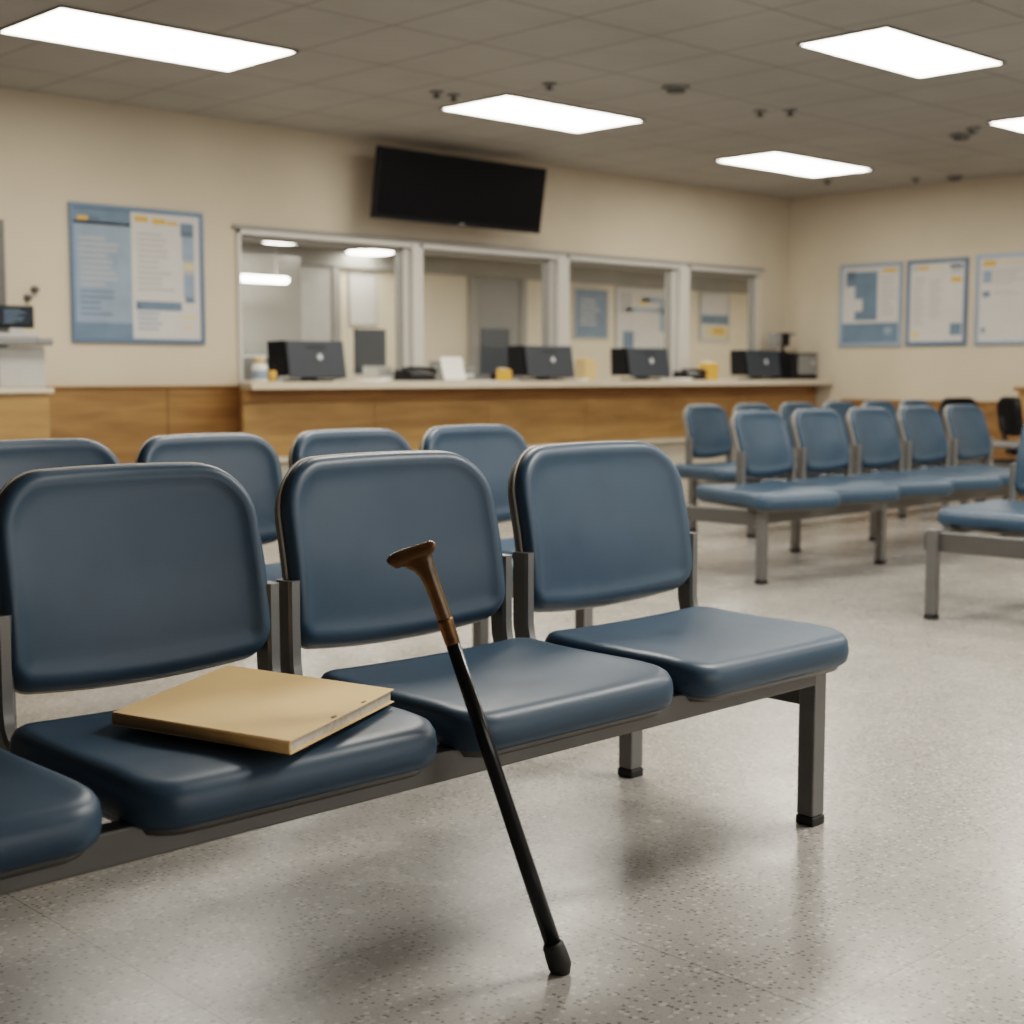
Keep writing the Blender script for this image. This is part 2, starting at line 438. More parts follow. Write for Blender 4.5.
# second row, just behind it
sx_ = 1.877-.285
bench('beam_seating', 'second row of blue vinyl seats, directly behind the nearest row', (sx_, 3.75, 0), 0, 4, .553, .505, .50, .45, .525, .849, .08,
      legs=[(1.95, -.42, .372), (1.95, .1, .372), (-.1, -.42, .372), (-.1, .1, .372)], beam_y=-.42, bars=[(1.95, -.40, .08, .29, .334), (-.1, -.40, .08, .29, .334)])
# third row, at the right of the room
tx = 6.18
bench('beam_seating', 'row of five blue vinyl seats in the right middle distance, on grey square legs', (tx, 4.62, 0), 0, 5, .5535, .4518, .50, .66, .5157, .8385, .104,
      seat_back=.09, seat_dx=-.25, seat_yaw=R(-20), beam_y=-.37, beam_x=(5.78-tx, 9.1-tx), beam_z=(.30, .372),
      legs=[(5.80-tx, -.37, .375), (6.883-tx, -.37, .375), (9.0-tx, -.37, .375), (5.80-tx, .53, .36), (7.0-tx, .27, .36), (7.84-tx, .27, .36), (8.95-tx, .27, .36)],
      bars=[(5.80-tx, -.35, .53, .285, .36), (7.0-tx, -.35, .27, .30, .35), (7.84-tx, -.35, .27, .30, .35), (8.95-tx, -.35, .27, .30, .35)])
# fourth row, behind the third
bench('beam_seating', 'farthest row of blue vinyl seats, behind the row of five and before the counter', (7.32, 5.9, 0), 0, 6, .525, .42, .47, .52, .5175, .832, .08,
      seat_back=.05, seat_dx=-.10, seat_yaw=R(-14), beam_y=-.38, legs=[(.1, -.38, .372), (.1, .1, .372), (1.9, -.38, .372), (3.0, -.38, .372), (3.0, .1, .372)],
      bars=[(.1, -.36, .08, .29, .334), (3.0, -.36, .08, .29, .334), (1.9, -.36, .0, .29, .334)])
# row cut by the right edge of the picture, facing the other way
bench('beam_seating', 'row of seats cut by the right edge, one blue seat and a grey leg showing', (6.27, 3.20, 0), R(-90), 2, .6, .48, .56, .56, .50, .86, .10,
      seat_back=-.03, seat_dx=-.02, beam_y=-.76, beam_x=(.02, 1.3), beam_z=(.29, .372), legs=[(.07, -.79, .385), (.20, .0, .372), (1.2, -.76, .372), (1.2, .0, .372)],
      bars=[(.20, -.74, .0, .30, .345), (1.2, -.74, .0, .30, .345)])

# ------------------------------------------------------------------ walking cane
tip = Vector((1.741, 1.685, 0.0)); hd = Vector((1.5600, 1.840, .7370))
ax = (hd-tip).normalized(); Lc = (hd-tip).length
cane = thing('walking_cane', 'black walking cane with a brown wooden handle leaning on the middle seat', 'cane', tip)
def along(t): return ax*t
part('shaft', cane, M['lacquer'], lambda bm: tube(bm, [along(t) for t in (.045, .2, .4, Lc-.14)], [.0146, .0140, .0132, .0122], 20))
def ferr(bm):
    # rubber tip: splayed, flat on the floor side
    prof = [(.004, .0155), (.0, .0185), (.012, .0195), (.03, .0185), (.052, .0170), (.056, .0150), (.058, .0130)]
    s = ax.orthogonal().normalized(); t = ax.cross(s)
    rings = []
    for d, r in [(.010, .0180), (.013, .0208), (.03, .0205), (.050, .0190), (.054, .0175), (.056, .0145)]:
        ring = []
        for k in range(20):
            p = ax*d+s*(r*math.cos(k*math.pi/10))+t*(r*math.sin(k*math.pi/10))
            ring.append(p)
        rings.append(ring)
    # press the lowest ring flat on the floor
    low = [Vector((p.x, p.y, 0.0004))-Vector((ax.x, ax.y, 0))*0 for p in rings[0]]
    rings[0] = low
    loft(bm, rings)
part('rubber_tip', cane, M['ferrule'], ferr)
def collar(bm):
    a = Lc-.165
    tube(bm, [along(a+d) for d in (0, .004, .012, .034, .040, .043, .047)], [.0122, .0128, .0131, .0134, .0140, .0140, .0128], 20)
part('brass_collar', cane, M['collar'], collar, label='worn brass coloured collar below the wooden handle')
ca = R(46.1278)
right = Vector((math.sin(ca), -math.cos(ca), 0))
hx = (right-ax*right.dot(ax)).normalized()      # direction of the handle's cross piece
hy = ax.cross(hx).normalized()
def handle(bm):
    a = Lc-.100
    # neck that flares into the cross piece; each ring: distance along, offset across, half width across, half depth
    N = 20; rings = []
    for d, off, wx, wy in [(-.022, 0, .0128, .0128), (0, 0, .0128, .0128), (.012, 0, .0128, .0128), (.040, -.001, .0132, .0126), (.060, -.0025, .0148, .0124), (.074, -.006, .0185, .0120), (.086, -.012, .0260, .0116), (.096, -.016, .0330, .0112)]:
        rings.append([along(a+d)+hx*(off+wx*math.cos(2*math.pi*k/N))+hy*(wy*math.sin(2*math.pi*k/N)) for k in range(N)])
    loft(bm, rings)
    # cross piece: a beak at the left, a rounded stub at the right
    pts, rad = [], []
    for x, z, r in [(-.058, .095, .003), (-.0567, .0970, .0108), (-.052, .0990, .0136), (-.041, .1010, .0140), (-.022, .1020, .0138), (-.002, .1028, .0126), (.009, .1045, .0108), (.016, .1050, .0108), (.022, .1040, .0088), (.025, .1025, .003)]:
        pts.append(along(a+z)+hx*x); rad.append(r)
    tube(bm, pts, rad, 18)
hnd = part('wooden_handle', cane, M['canewood'], handle, smooth=True)
hnd['label'] = 'brown varnished wooden T-shaped handle'
rm = hnd.modifiers.new('blend', 'REMESH'); rm.mode = 'VOXEL'; rm.voxel_size = .0016; rm.use_smooth_shade = True
sm = hnd.modifiers.new('soften', 'SMOOTH'); sm.iterations = 6; sm.factor = .5

# ------------------------------------------------------------------ folder
zt_ = .4825
fc = [Vector((1.135, 2.123, 0)), Vector((1.482, 2.321, 0)), Vector((1.572, 1.933, 0)), Vector((1.235, 1.767, 0))]
sc_ = (1.035-zt_)/(1.035-.485)
fc = [Vector((p.x*sc_, p.y*sc_, 0)) for p in fc]
ctr = sum(fc, Vector())/4
fol = thing('manila_folder', 'tan manila folder of papers lying on the second seat from the left', 'folder', (ctr.x, ctr.y, zt_-.0215))
fq = [p-ctr for p in fc]
def slab(bm, q, z0, z1, sub=10, sag=None, mi=0):
    def at(s, t): return (q[0]*(1-s)+q[3]*s)*(1-t)+(q[1]*(1-s)+q[2]*s)*t
    for z, flip in ((z1, False), (z0, True)):
        V = [[bm.verts.new(at(i/sub, j/sub)+Vector((0, 0, z+(sag(i/sub, j/sub) if sag else 0)))) for j in range(sub+1)] for i in range(sub+1)]
        for i in range(sub):
            for j in range(sub):
                f = bm.faces.new((V[i][j], V[i+1][j], V[i+1][j+1], V[i][j+1])); f.material_index = mi
        if z == z1: A = V
        else: B = V
    e = lambda V: [V[i][0] for i in range(sub)]+[V[sub][j] for j in range(sub)]+[V[sub-i][sub] for i in range(sub)]+[V[0][sub-j] for j in range(sub)]
    a, b = e(A), e(B)
    for i in range(len(a)):
        f = bm.faces.new((a[i], a[(i+1) % len(a)], b[(i+1) % len(a)], b[i])); f.material_index = mi
sc = lambda q, k: [p*k for p in q]
part('front_cover', fol, M['manila'], lambda bm: slab(bm, fq, .0200, .0215, sag=lambda s, t: -.0015*math.sin(math.pi*t)*s+.0018*t*s), label='pale tan front cover')
part('back_cover', fol, M['manila'], lambda bm: slab(bm, sc(fq, 1.0), .0, .0016))
part('papers', fol, M['paper'], lambda bm: slab(bm, sc(fq, .972), .0017, .0185), label='grey-white sheets seen along the open edge')
def spine(bm):
    a, b = fq[0], fq[3]
    out = ((a+b)/2).normalized()
    rings = []
    for p in (a, b):
        rings.append([p+out*o+Vector((0, 0, z)) for o, z in ((-.001, .0212), (.003, .018), (.0035, .011), (.003, .004), (-.001, .0004), (-.003, .0018), (-.001, .011), (-.003, .0198))])
    loft(bm, rings)
part('folded_spine', fol, M['manila_edge'], spine)
def pins(bm):
    for t in (.42, .73):
        p = fq[3]*(1-t)+fq[2]*t; q = p*.955
        add_box(bm, (q.x, q.y, .0222), (.012, .004, .0012), 0, rot=Matrix.Rotation(R(25), 3, 'Z'))
part('paper_fastener', fol, M['staple'], pins)

# ------------------------------------------------------------------ room
YW, XW, HC = 8.415, 11.831, 2.73
XL, YN = -3.2, -3.4
def sbox(name, a, b, mat, parent=None, bev=0.):
    bm = bmesh.new(); box2(bm, a, b, bev); return struct(name, bm, mat, parent)
sbox('floor', (XL-.2, YN-.2, -.1), (15.4, 11.3, 0), M['floor'])
sbox('ceiling', (XL-.2, YN-.2, HC), (XW+.2, YW+.1, HC+.1), M['ceiling'])
WX0, WX1, WZ0, WZ1 = 5.50, 11.40, .96, 2.015
def wl(bm):
    box2(bm, (XL, YW, 0), (WX0, YW+.12, HC)); box2(bm, (WX1, YW, 0), (XW+.12, YW+.12, HC))
    box2(bm, (WX0, YW, WZ1), (WX1, YW+.12, HC)); box2(bm, (WX0, YW, 0), (WX1, YW+.12, WZ0))
bm = bmesh.new(); wl(bm); struct('wall_left', bm, M['wall'])
sbox('wall_right', (XW, YN, 0), (XW+.12, YW, HC), M['wall'])
sbox('wall_back', (XL-.12, YN, 0), (XL, YW+.12, HC), M['grey_wall'])
NX0, NX1, NZ0, NZ1 = 1.2, 6.8, .75, 2.35
def wn(bm):
    box2(bm, (XL, YN-.12, 0), (NX0, YN, HC)); box2(bm, (NX1, YN-.12, 0), (XW+.12, YN, HC))
    box2(bm, (NX0, YN-.12, 0), (NX1, YN, NZ0)); box2(bm, (NX0, YN-.12, NZ1), (NX1, YN, HC))
bm = bmesh.new(); wn(bm); struct('wall_near', bm, M['grey_wall'])
def nwin(bm):
    for k in range(5): x = NX0+(NX1-NX0)*k/4; box2(bm, (x-.03, YN-.09, NZ0), (x+.03, YN-.01, NZ1), .004)
    for z in (NZ0, NZ1): box2(bm, (NX0, YN-.09, z-.03), (NX1, YN-.01, z+.03), .004)
bm = bmesh.new(); nwin(bm); w5 = struct('window_5', bm, M['white_frame'])  # window added behind the camera to light the nearest seat fronts
part('pane', w5, M['fill'], lambda bm: bm.faces.new([bm.verts.new(q) for q in ((NX0, YN-.06, NZ0), (NX0, YN-.06, NZ1), (NX1, YN-.06, NZ1), (NX1, YN-.06, NZ0))]), label='added unseen daylight pane')
# wood panelling low on the walls
def wains(bm):
    for a, b in ((4.06, 4.93), (4.935, 5.49)): box2(bm, (a, YW-.035, .47), (b, YW, .945), .004)
    box2(bm, (4.06, YW-.05, .945), (5.49, YW, .962), .003)
bm = bmesh.new(); wains(bm); struct('trim_1', bm, M['dwood'])
def wains2(bm):
    for k in range(4): box2(bm, (XW-.03, 5.35+k*.6, .10), (XW, 5.945+k*.6, .775), .004)
    box2(bm, (XW-.045, 5.35, .775), (XW, 7.75, .80), .003)
bm = bmesh.new(); wains2(bm); struct('trim_2', bm, M['dwood'])
bm = bmesh.new(); box2(bm, (XW-.012, YN, 0), (XW, 7.7, .10)); struct('baseboard_right', bm, M['mgrey'])
# door frame at the far left of the counter wall
def dframe(bm):
    box2(bm, (3.74, YW-.05, 0), (3.852, YW, 1.86), .004)
    box2(bm, (2.70, YW-.05, 0), (2.80, YW, 1.86), .004); box2(bm, (2.70, YW-.05, 1.86), (3.852, YW, 1.95), .004)
bm = bmesh.new(); box2(bm, (2.80, YW-.02, .01), (3.74, YW, 1.86), .003)
d1 = struct('door_1', bm, M['grey_wall'])
part('door_frame', d1, M['dmetal'], dframe)
part('door_handle', d1, M['metal'], lambda bm: (box2(bm, (3.58, YW-.07, 1.0), (3.60, YW-.02, 1.02), .004), box2(bm, (3.46, YW-.075, .998), (3.60, YW-.06, 1.022), .004)))

# counter windows
mull = [(WX0, 7.04), (7.11, 8.60), (8.70, 10.165), (10.275, WX1)]
for k, (a, b) in enumerate(mull):
    bm = bmesh.new()
    lj = .03 if k == 0 else .035
    box2(bm, (a, YW-.02, WZ0), (a+lj, YW+.10, WZ1), .004); box2(bm, (b-.05, YW+.03, WZ0), (b, YW+.10, WZ1), .004)
    box2(bm, (a, YW-.02, WZ1-.035), (b, YW+.10, WZ1), .004); box2(bm, (a, YW+.0, WZ0), (b, YW+.10, WZ0+.03), .004)
    w = struct('window_%d' % (k+1), bm, M['white_frame'])
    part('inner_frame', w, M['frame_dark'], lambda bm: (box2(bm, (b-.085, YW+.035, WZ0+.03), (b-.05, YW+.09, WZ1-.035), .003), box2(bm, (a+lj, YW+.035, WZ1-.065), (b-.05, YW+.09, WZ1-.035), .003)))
    part('pane', w, M['glass'], lambda bm: bm.faces.new([bm.verts.new(q) for q in ((a+.02, YW+.058, WZ0+.02), (b-.02, YW+.058, WZ0+.02), (b-.02, YW+.058, WZ1-.02), (a+.02, YW+.058, WZ1-.02))]))
def mullions(bm):
    for (x0, x1) in ((7.04, 7.11), (8.60, 8.70), (10.165, 10.275)): box2(bm, (x0, YW-.025, WZ0), (x1, YW+.11, WZ1), .004)
bm = bmesh.new(); mullions(bm); struct('trim_3', bm, M['white_frame'])
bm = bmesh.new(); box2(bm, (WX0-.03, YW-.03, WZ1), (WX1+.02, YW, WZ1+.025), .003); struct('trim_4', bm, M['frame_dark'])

# office behind the glass
OY = 11.0
sbox('wall_office_back', (4.4, OY, 0), (15.3, OY+.12, 2.6), M['wall2'])
sbox('wall_office_left', (4.28, YW+.12, 0), (4.4, OY+.12, 2.6), M['wall2'])
sbox('wall_office_right', (15.2, YW+.12, 0), (15.32, OY+.12, 2.6), M['wall2'])
sbox('ceiling_office', (4.28, YW+.12, 2.20), (15.32, OY+.12, 2.31), M['ceiling'])
bm = bmesh.new(); box2(bm, (XW+.12, YW+.0, 0), (15.3, YW+.12, 2.6)); struct('wall_office_front', bm, M['wall2'])
def soffit(bm): box2(bm, (4.4, OY-.06, 2.03), (15.2, OY, 2.20), .004)
bm = bmesh.new(); soffit(bm); struct('trim_5', bm, M['grey_wall'])
def odoor(n, x0, x1, mat, leaf):
    bm = bmesh.new(); box2(bm, (x0+.09, OY-.03, .01), (x1-.09, OY, 2.02), .003)
    d = struct('door_%d' % n, bm, leaf)
    part('door_frame', d, mat, lambda bm: (box2(bm, (x0, OY-.05, 0), (x0+.09, OY, 2.03), .003), box2(bm, (x1-.09, OY-.05, 0), (x1, OY, 2.03), .003)))
    part('door_handle', d, M['metal'], lambda bm: (box2(bm, (x1-.22, OY-.08, 1.0), (x1-.20, OY-.03, 1.02), .003), box2(bm, (x1-.30, OY-.085, 1.0), (x1-.20, OY-.07, 1.02), .003)))
odoor(2, 7.42, 8.30, M['grey_wall'], M['lgrey'])
odoor(3, 9.95, 10.75, M['grey_wall'], M['mgrey'])
def opart(bm): box2(bm, (6.75, OY-.75, 0), (7.35, OY-.68, 2.03), .004)
bm = bmesh.new(); opart(bm); struct('wall_office_partition', bm, M['grey_wall'])

# ------------------------------------------------------------------ service counter
counter = thing('service_counter', 'long oak fronted service counter with beige top under the windows', 'counter', (5.3, 8.05, 0))
C0 = Vector((5.3, 8.05, 0))
def rel(o): return lambda a, b: (tuple(Vector(a)-o), tuple(Vector(b)-o))
def cprism(bm, yf, yb, xlf, xlb, xr, z0, z1):
    q = [Vector((xlf, yf, 0))-C0, Vector((xr, yf, 0))-C0, Vector((xr, yb, 0))-C0, Vector((xlb, yb, 0))-C0]
    loft(bm, [[p+Vector((0, 0, z0)) for p in q], [p+Vector((0, 0, z1)) for p in q]])
part('countertop', counter, M['top'], lambda bm: cprism(bm, 7.85, YW-.025, 5.235, 5.49, XW-.02, .938, .985), smooth=False)
for k in range(6):
    a = 5.30+k*1.09; b = min(a+1.086, XW-.02)
    part('front_panel', counter, M['wood'], lambda bm: box2(bm, Vector((a, 8.05, .485))-C0, Vector((b, 8.075, .845))-C0, .003))
part('apron', counter, M['dwood'], lambda bm: cprism(bm, 8.04, 8.08, 5.295, 5.31, XW-.02, .848, .938), smooth=False)
part('end_panel', counter, M['wood'], lambda bm: cprism(bm, 8.076, YW-.055, 5.30, 5.47, 5.52, .485, .936), smooth=False)
part('base', counter, M['base'], lambda bm: cprism(bm, 8.09, YW-.055, 5.34, 5.48, XW-.02, 0, .484), smooth=False)
part('kick_strip', counter, M['base'], lambda bm: cprism(bm, 8.035, 8.088, 5.30, 5.32, XW-.02, .45, .483), smooth=False)
# inner worktop behind glass
iw = thing('office_worktop', 'beige worktop running behind the counter windows', 'worktop', (8.4, 8.8, 0))
part('worktop', iw, M['top'], lambda bm: box2(bm, (-2.9, -.235, .90), (3.0, .30, .94), .004))
for x in (-2.8, -1, 1, 2.8): part('leg', iw, M['mgrey'], lambda bm: box2(bm, (x-.03, -.2, 0), (x+.03, .25, .90)))

# side counter at far left
sc0 = Vector((3.3, 7.9, 0))
sidec = thing('side_counter', 'short oak side counter at the left edge under the terminal', 'counter', sc0)
part('countertop', sidec, M['top'], lambda bm: box2(bm, (-.62, -.02, .925), (.60, .43, .956), .006))
part('front_panel', sidec, M['wood'], lambda bm: box2(bm, (-.60, .0, .48), (.575, .03, .922), .003))
part('side_panel', sidec, M['wood'], lambda bm: box2(bm, (.555, .03, .48), (.58, .43, .922), .003))
part('base', sidec, M['base'], lambda bm: box2(bm, (-.58, .04, 0), (.55, .43, .478)))

# terminal on the side counter
term = thing('check_in_terminal', 'pale grey terminal with small dark screen on the left side counter', 'terminal', (3.765, 8.08, .956))
part('cabinet', term, M['lgrey'], lambda bm: box2(bm, (-.15, -.10, 0), (.135, .12, .235), .008))
part('keyboard_tray', term, M['mgrey'], lambda bm: (box2(bm, (-.20, -.17, .245), (.15, .10, .285), .008), box2(bm, (.05, -.175, .252), (.15, -.165, .282), .003)))
part('riser', term, M['lgrey'], lambda bm: (box2(bm, (-.14, -.08, .285), (.12, .06, .315), .01), box2(bm, (-.05, -.03, .31), (.05, .02, .36), .01)))
mo = part('monitor', term, M['blackp'], lambda bm: box2(bm, (-.10, -.035, .345), (.105, .015, .475), .008))
part('screen', mo, M['glowscreen'], lambda bm: (box2(bm, (-.105, -.038, .36), (.08, -.035, .46)), ), label='dark glossy screen')
part('screen_text', mo, M['pblue'], lambda bm: [box2(bm, (-.08, -.040, .445-.014*i), (-.08+w_, -.0385, .450-.014*i)) for i, w_ in enumerate((.10, .13, .08, .12, .11, .06))])
for x, z, lbl in ((4.05, 1.548, 'upper small dark wall hook right of the terminal'), (4.003, 1.497, 'lower small dark wall hook above the terminal')):
    h = part('wall_hook', None, M['dmetal'], lambda bm: (lathe(bm, [(.02, 0), (.022, .004), (.010, .010), (.010, .026), (.018, .032), (.018, .040), (.006, .044)], n=16), ), (x, YW-.001, z), (R(90), 0, 0), True)
    tag(h, lbl, 'hook')

# ------------------------------------------------------------------ counter items
def monitor(label, x0, x1, y, z1, lean=.02):
    w = x1-x0; t = thing('monitor', label, 'monitor', (x0, y, .985), R(-3))
    H = z1-.985
    def pan(bm):
        rings = []
        for z, yy in ((.018, .0), (H*.5, .028), (H, .05)):
            pass
        rot = Matrix.Rotation(R(-10), 3, 'X')
        add_box(bm, (w/2, .01+.03, H/2+.012), (w, .026, H-.02), .010, rot=rot)
    p = part('rear_panel', t, M['dgrey'], pan)
    def hous(bm):
        V = [(-.115, .10, .03), (.03, .02, .03), (.06, .10, .03), (-.03, .2, .03)]
        q0 = [Vector((.0, .05, .04)), Vector((w*.9, .05, .04)), Vector((w*.75, .19, .04)), Vector((-.06, .19, .04))]
        q1 = [Vector((.0, .085, H)), Vector((w*.9, .085, H)), Vector((w*.75, .20, H-.03)), Vector((-.06, .20, H-.005))]
        loft(bm, [q0, q1])
    part('housing', t, M['blackp'], hous, smooth=False)
    part('stand', t, M['blackp'], lambda bm: (box2(bm, (w*.12, .03, .0), (w*.80, .20, .014), .005), box2(bm, (w*.35, .09, .012), (w*.6, .13, .06), .005)))
    rot = (R(-10), 0, 0)
    part('badge', p, M['logo'], lambda bm: lathe(bm, [(.010, 0), (.021, .001), (.022, .003), (.018, .004)], n=20), (w*.55, .018+.012, H*.60), (R(80), 0, 0), True, 'small pale badge')
    part('vent_slots', p, M['blackp'], lambda bm: [box2(bm, (-.08+i*.02, 0, -.004), (-.068+i*.02, .002, .004)) for i in range(8)], (w*.5, .035, H*.84), rot)
    return t
monitor('dark monitor seen from behind, largest and leftmost on the counter', 5.725, 6.19, 8.12, 1.265)
monitor('dark monitor seen from behind, right of the white paper stand on the counter', 8.00, 8.50, 8.12, 1.262)
monitor('dark monitor seen from behind, between the two orange card boxes on the counter', 9.215, 9.70, 8.12, 1.258)
monitor('dark monitor seen from behind, farthest along the counter beside the printer', 10.84, 11.30, 8.10, 1.26)

# printer at the far end
pr = thing('label_printer', 'black boxy printer at the far right end of the counter', 'printer', (11.58, 8.15, .985))
part('body', pr, M['blackp'], lambda bm: box2(bm, (-.19, -.12, .006), (.22, .12, .255), .012))
part('front_cover', pr, M['mgrey'], lambda bm: box2(bm, (-.10, -.128, .05), (.20, -.12, .235), .004))
part('knob', pr, M['lgrey'], lambda bm: lathe(bm, [(.022, 0), (.022, .012), (.012, .014)], n=16), (.13, -.128, .15), (R(90), 0, 0), True)
sn = thing('scanner', 'small black scanner head standing on top of the printer', 'scanner', (11.47, 8.2, 1.24))
part('stem', sn, M['blackp'], lambda bm: (lathe(bm, [(.05, 0), (.05, .01), (.018, .016), (.015, .08)], n=16)), smooth=True)
part('head', sn, M['blackp'], lambda bm: box2(bm, (-.08, -.05, .06), (.05, .05, .19), .012))
part('visor', sn, M['mgrey'], lambda bm: (box2(bm, (-.17, -.05, .05), (-.08, .05, .185), .01), box2(bm, (.05, -.03, .165), (.17, .03, .19), .005)))

# paper stand
ps = thing('sign_stand', 'blank white paper in a leaning stand on the counter', 'sign', (7.09, 8.12, .985), R(8))
part('sheet', ps, M['white'], lambda bm: add_box(bm, (.145, .02, .093), (.25, .006, .178), .002, rot=Matrix.Rotation(R(-14), 3, 'X')))
part('stand', ps, M['lgrey'], lambda bm: (box2(bm, (.03, -.02, 0), (.26, .08, .010), .003), add_box(bm, (.145, .055, .06), (.05, .006, .13), .001, rot=Matrix.Rotation(R(20), 3, 'X'))))
# phone-like black device left of it
def phone(name, label, cat, x, y, w, hgt):
    t = thing(name, label, cat, (x, y, .985))
    def body(bm):
        q0 = [Vector((0, 0, .003)), Vector((w, 0, .003)), Vector((w, .2, .003)), Vector((0, .2, .003))]
        q1 = [Vector((.01, .01, hgt*.45)), Vector((w-.01, .01, hgt*.45)), Vector((w-.01, .19, hgt*.85)), Vector((.01, .19, hgt*.85))]
        loft(bm, [q0, q1])
    part('base', t, M['blackp'], body, smooth=False)
    part('handset', t, M['blackp'], lambda bm: tube(bm, [(-.02, .03, hgt*.62), (-.015, .06, hgt*.82), (w*.3, .10, hgt*.95), (w*.7, .10, hgt*.95), (w+.015, .06, hgt*.82), (w+.02, .03, hgt*.62)], [.02, .022, .014, .014, .022, .02], 10), smooth=True)
    return t
phone('desk_phone', 'black desk phone left of the white paper stand', 'phone', 6.78, 8.12, .25, .10)
phone('desk_phone', 'black desk phone between the third monitor and far orange box', 'phone', 9.98, 8.12, .24, .095)
# orange / tan boxes
def card_box(name, label, x, y, w, h, m, group=None):
    t = thing(name, label, 'box', (x, y, .985), R(6))
    part('body', t, M[m], lambda bm: box2(bm, (0, 0, 0), (w, .10, h), .004))
    part('flap', t, M['cup'] if m == 'orange' else M['orange'], lambda bm: add_box(bm, (w/2, .05, h+.005), (w*.95, .095, .006), .002, rot=Matrix.Rotation(R(8), 3, 'X')))
    return t
card_box('leaflet_box', 'pale orange card box right of the second monitor', 8.68, 8.16, .15, .165, 'cup')
card_box('leaflet_box', 'bright orange card box left of the farthest monitor', 10.29, 8.16, .17, .15, 'orange')
card_box('leaflet_box', 'tiny orange card box left of the second monitor', 7.80, 8.18, .07, .085, 'orange')
# bottle left of first monitor
bt = thing('sanitizer_bottle', 'white bottle with a tan cap and blue label at the counter left end', 'bottle', (5.53, 8.2, .985))
part('body', bt, M['white'], lambda bm: lathe(bm, [(.045, 0), (.052, .006), (.052, .10), (.046, .115), (.03, .122)], n=20), smooth=True)
part('cap', bt, M['cup'], lambda bm: lathe(bm, [(.032, .122), (.036, .125), (.036, .16), (.03, .166)], n=20), smooth=True)
part('label', bt, M['pblue2'], lambda bm: lathe(bm, [(.0525, .02), (.0532, .022), (.0532, .075), (.0525, .077)], n=20), smooth=True)
o_ = thing('pen_cup', 'small amber cup between the bottle and the leftmost monitor', 'cup', (5.63, 8.2, .985))
part('cup', o_, M['orange'], lambda bm: lathe(bm, [(.022, 0), (.026, .004), (.030, .075), (.026, .075), (.022, .008)], n=16), smooth=True)
part('pen', o_, M['blackp'], lambda bm: tube(bm, [(.0, .0, .012), (.022, .01, .12)], .004, 8))
# papers lying on counter
for x, y, w, d, lbl in ((6.27, 8.07, .26, .22, 'flat white paper stack right of the leftmost monitor'), (8.56, 8.10, .10, .2, 'thin white paper stack right of the second monitor'), (9.76, 8.08, .20, .2, 'thin white paper stack right of the third monitor')):
    t = part('paper_stack', None, M['white'], lambda bm: [add_box(bm, (w/2, d/2, .003+.004*i), (w, d, .004), 0, rot=Matrix.Rotation(R(1.5*i-3), 3, 'Z')) for i in range(4)], (x, y, .985))
    tag(t, lbl, 'papers')

# office things behind the glass -------------------------------------------------
def office_monitor(label, x, y, z, w, h):
    t = thing('monitor', label, 'monitor', (x, y, z))
    part('screen', t, M['dgrey'], lambda bm: box2(bm, (-w/2, -.02, .10), (w/2, .02, .10+h), .006))
    part('neck', t, M['blackp'], lambda bm: box2(bm, (-.03, .0, .01), (.03, .04, .14), .004))
    part('foot', t, M['blackp'], lambda bm: box2(bm, (-w*.3, -.08, 0), (w*.3, .09, .012), .004))
def desk(label, x0, x1, y0, y1):
    t = thing('office_desk', label, 'desk', ((x0+x1)/2, (y0+y1)/2, 0)); hx_, hy_ = (x1-x0)/2, (y1-y0)/2
    part('top', t, M['top'], lambda bm: box2(bm, (-hx_, -hy_, .90), (hx_, hy_, .935), .004))
    for sx in (-1, 1): part('side_panel', t, M['base'], lambda bm: box2(bm, (sx*hx_-.02*sx-.015, -hy_+.02, 0), (sx*hx_-.02*sx+.015, hy_-.02, .90)))
desk('rear office desk behind the leftmost window', 7.6, 9.2, 9.9, 10.5)
desk('rear office desk behind the second window', 9.4, 10.7, 9.9, 10.5)
office_monitor('grey monitor on rear desk behind the leftmost window', 8.05, 10.2, .935, .34, .40)
office_monitor('grey monitor on rear desk behind the second window', 9.58, 10.2, .935, .36, .44)
for x, y, z, w, d, h, m, lbl in ((6.98, 8.66, .94, .28, .2, .16, 'lgrey', 'white tray behind the glass right of the leftmost monitor'), (7.75, 8.75, .94, .34, .2, .20, 'mgrey', 'grey tray behind the glass left of the second monitor'), (7.28, 8.7, .94, .22, .16, .10, 'blackp', 'black device behind the glass beside the white tray')):
    t = thing('document_tray', lbl, 'tray', (x, y, z))
    part('shell', t, M[m], lambda bm: (box2(bm, (-w/2, -d/2, 0), (w/2, d/2, h*.35), .006), box2(bm, (-w/2, d/2-.012, 0), (w/2, d/2, h), .004), box2(bm, (-w/2, -d/2, 0), (-w/2+.012, d/2, h*.8), .004), box2(bm, (w/2-.012, -d/2, 0), (w/2, d/2, h*.8), .004)))
    part('papers', t, M['white'], lambda bm: box2(bm, (-w/2+.02, -d/2+.01, h*.35), (w/2-.02, d/2-.02, h*.5)))
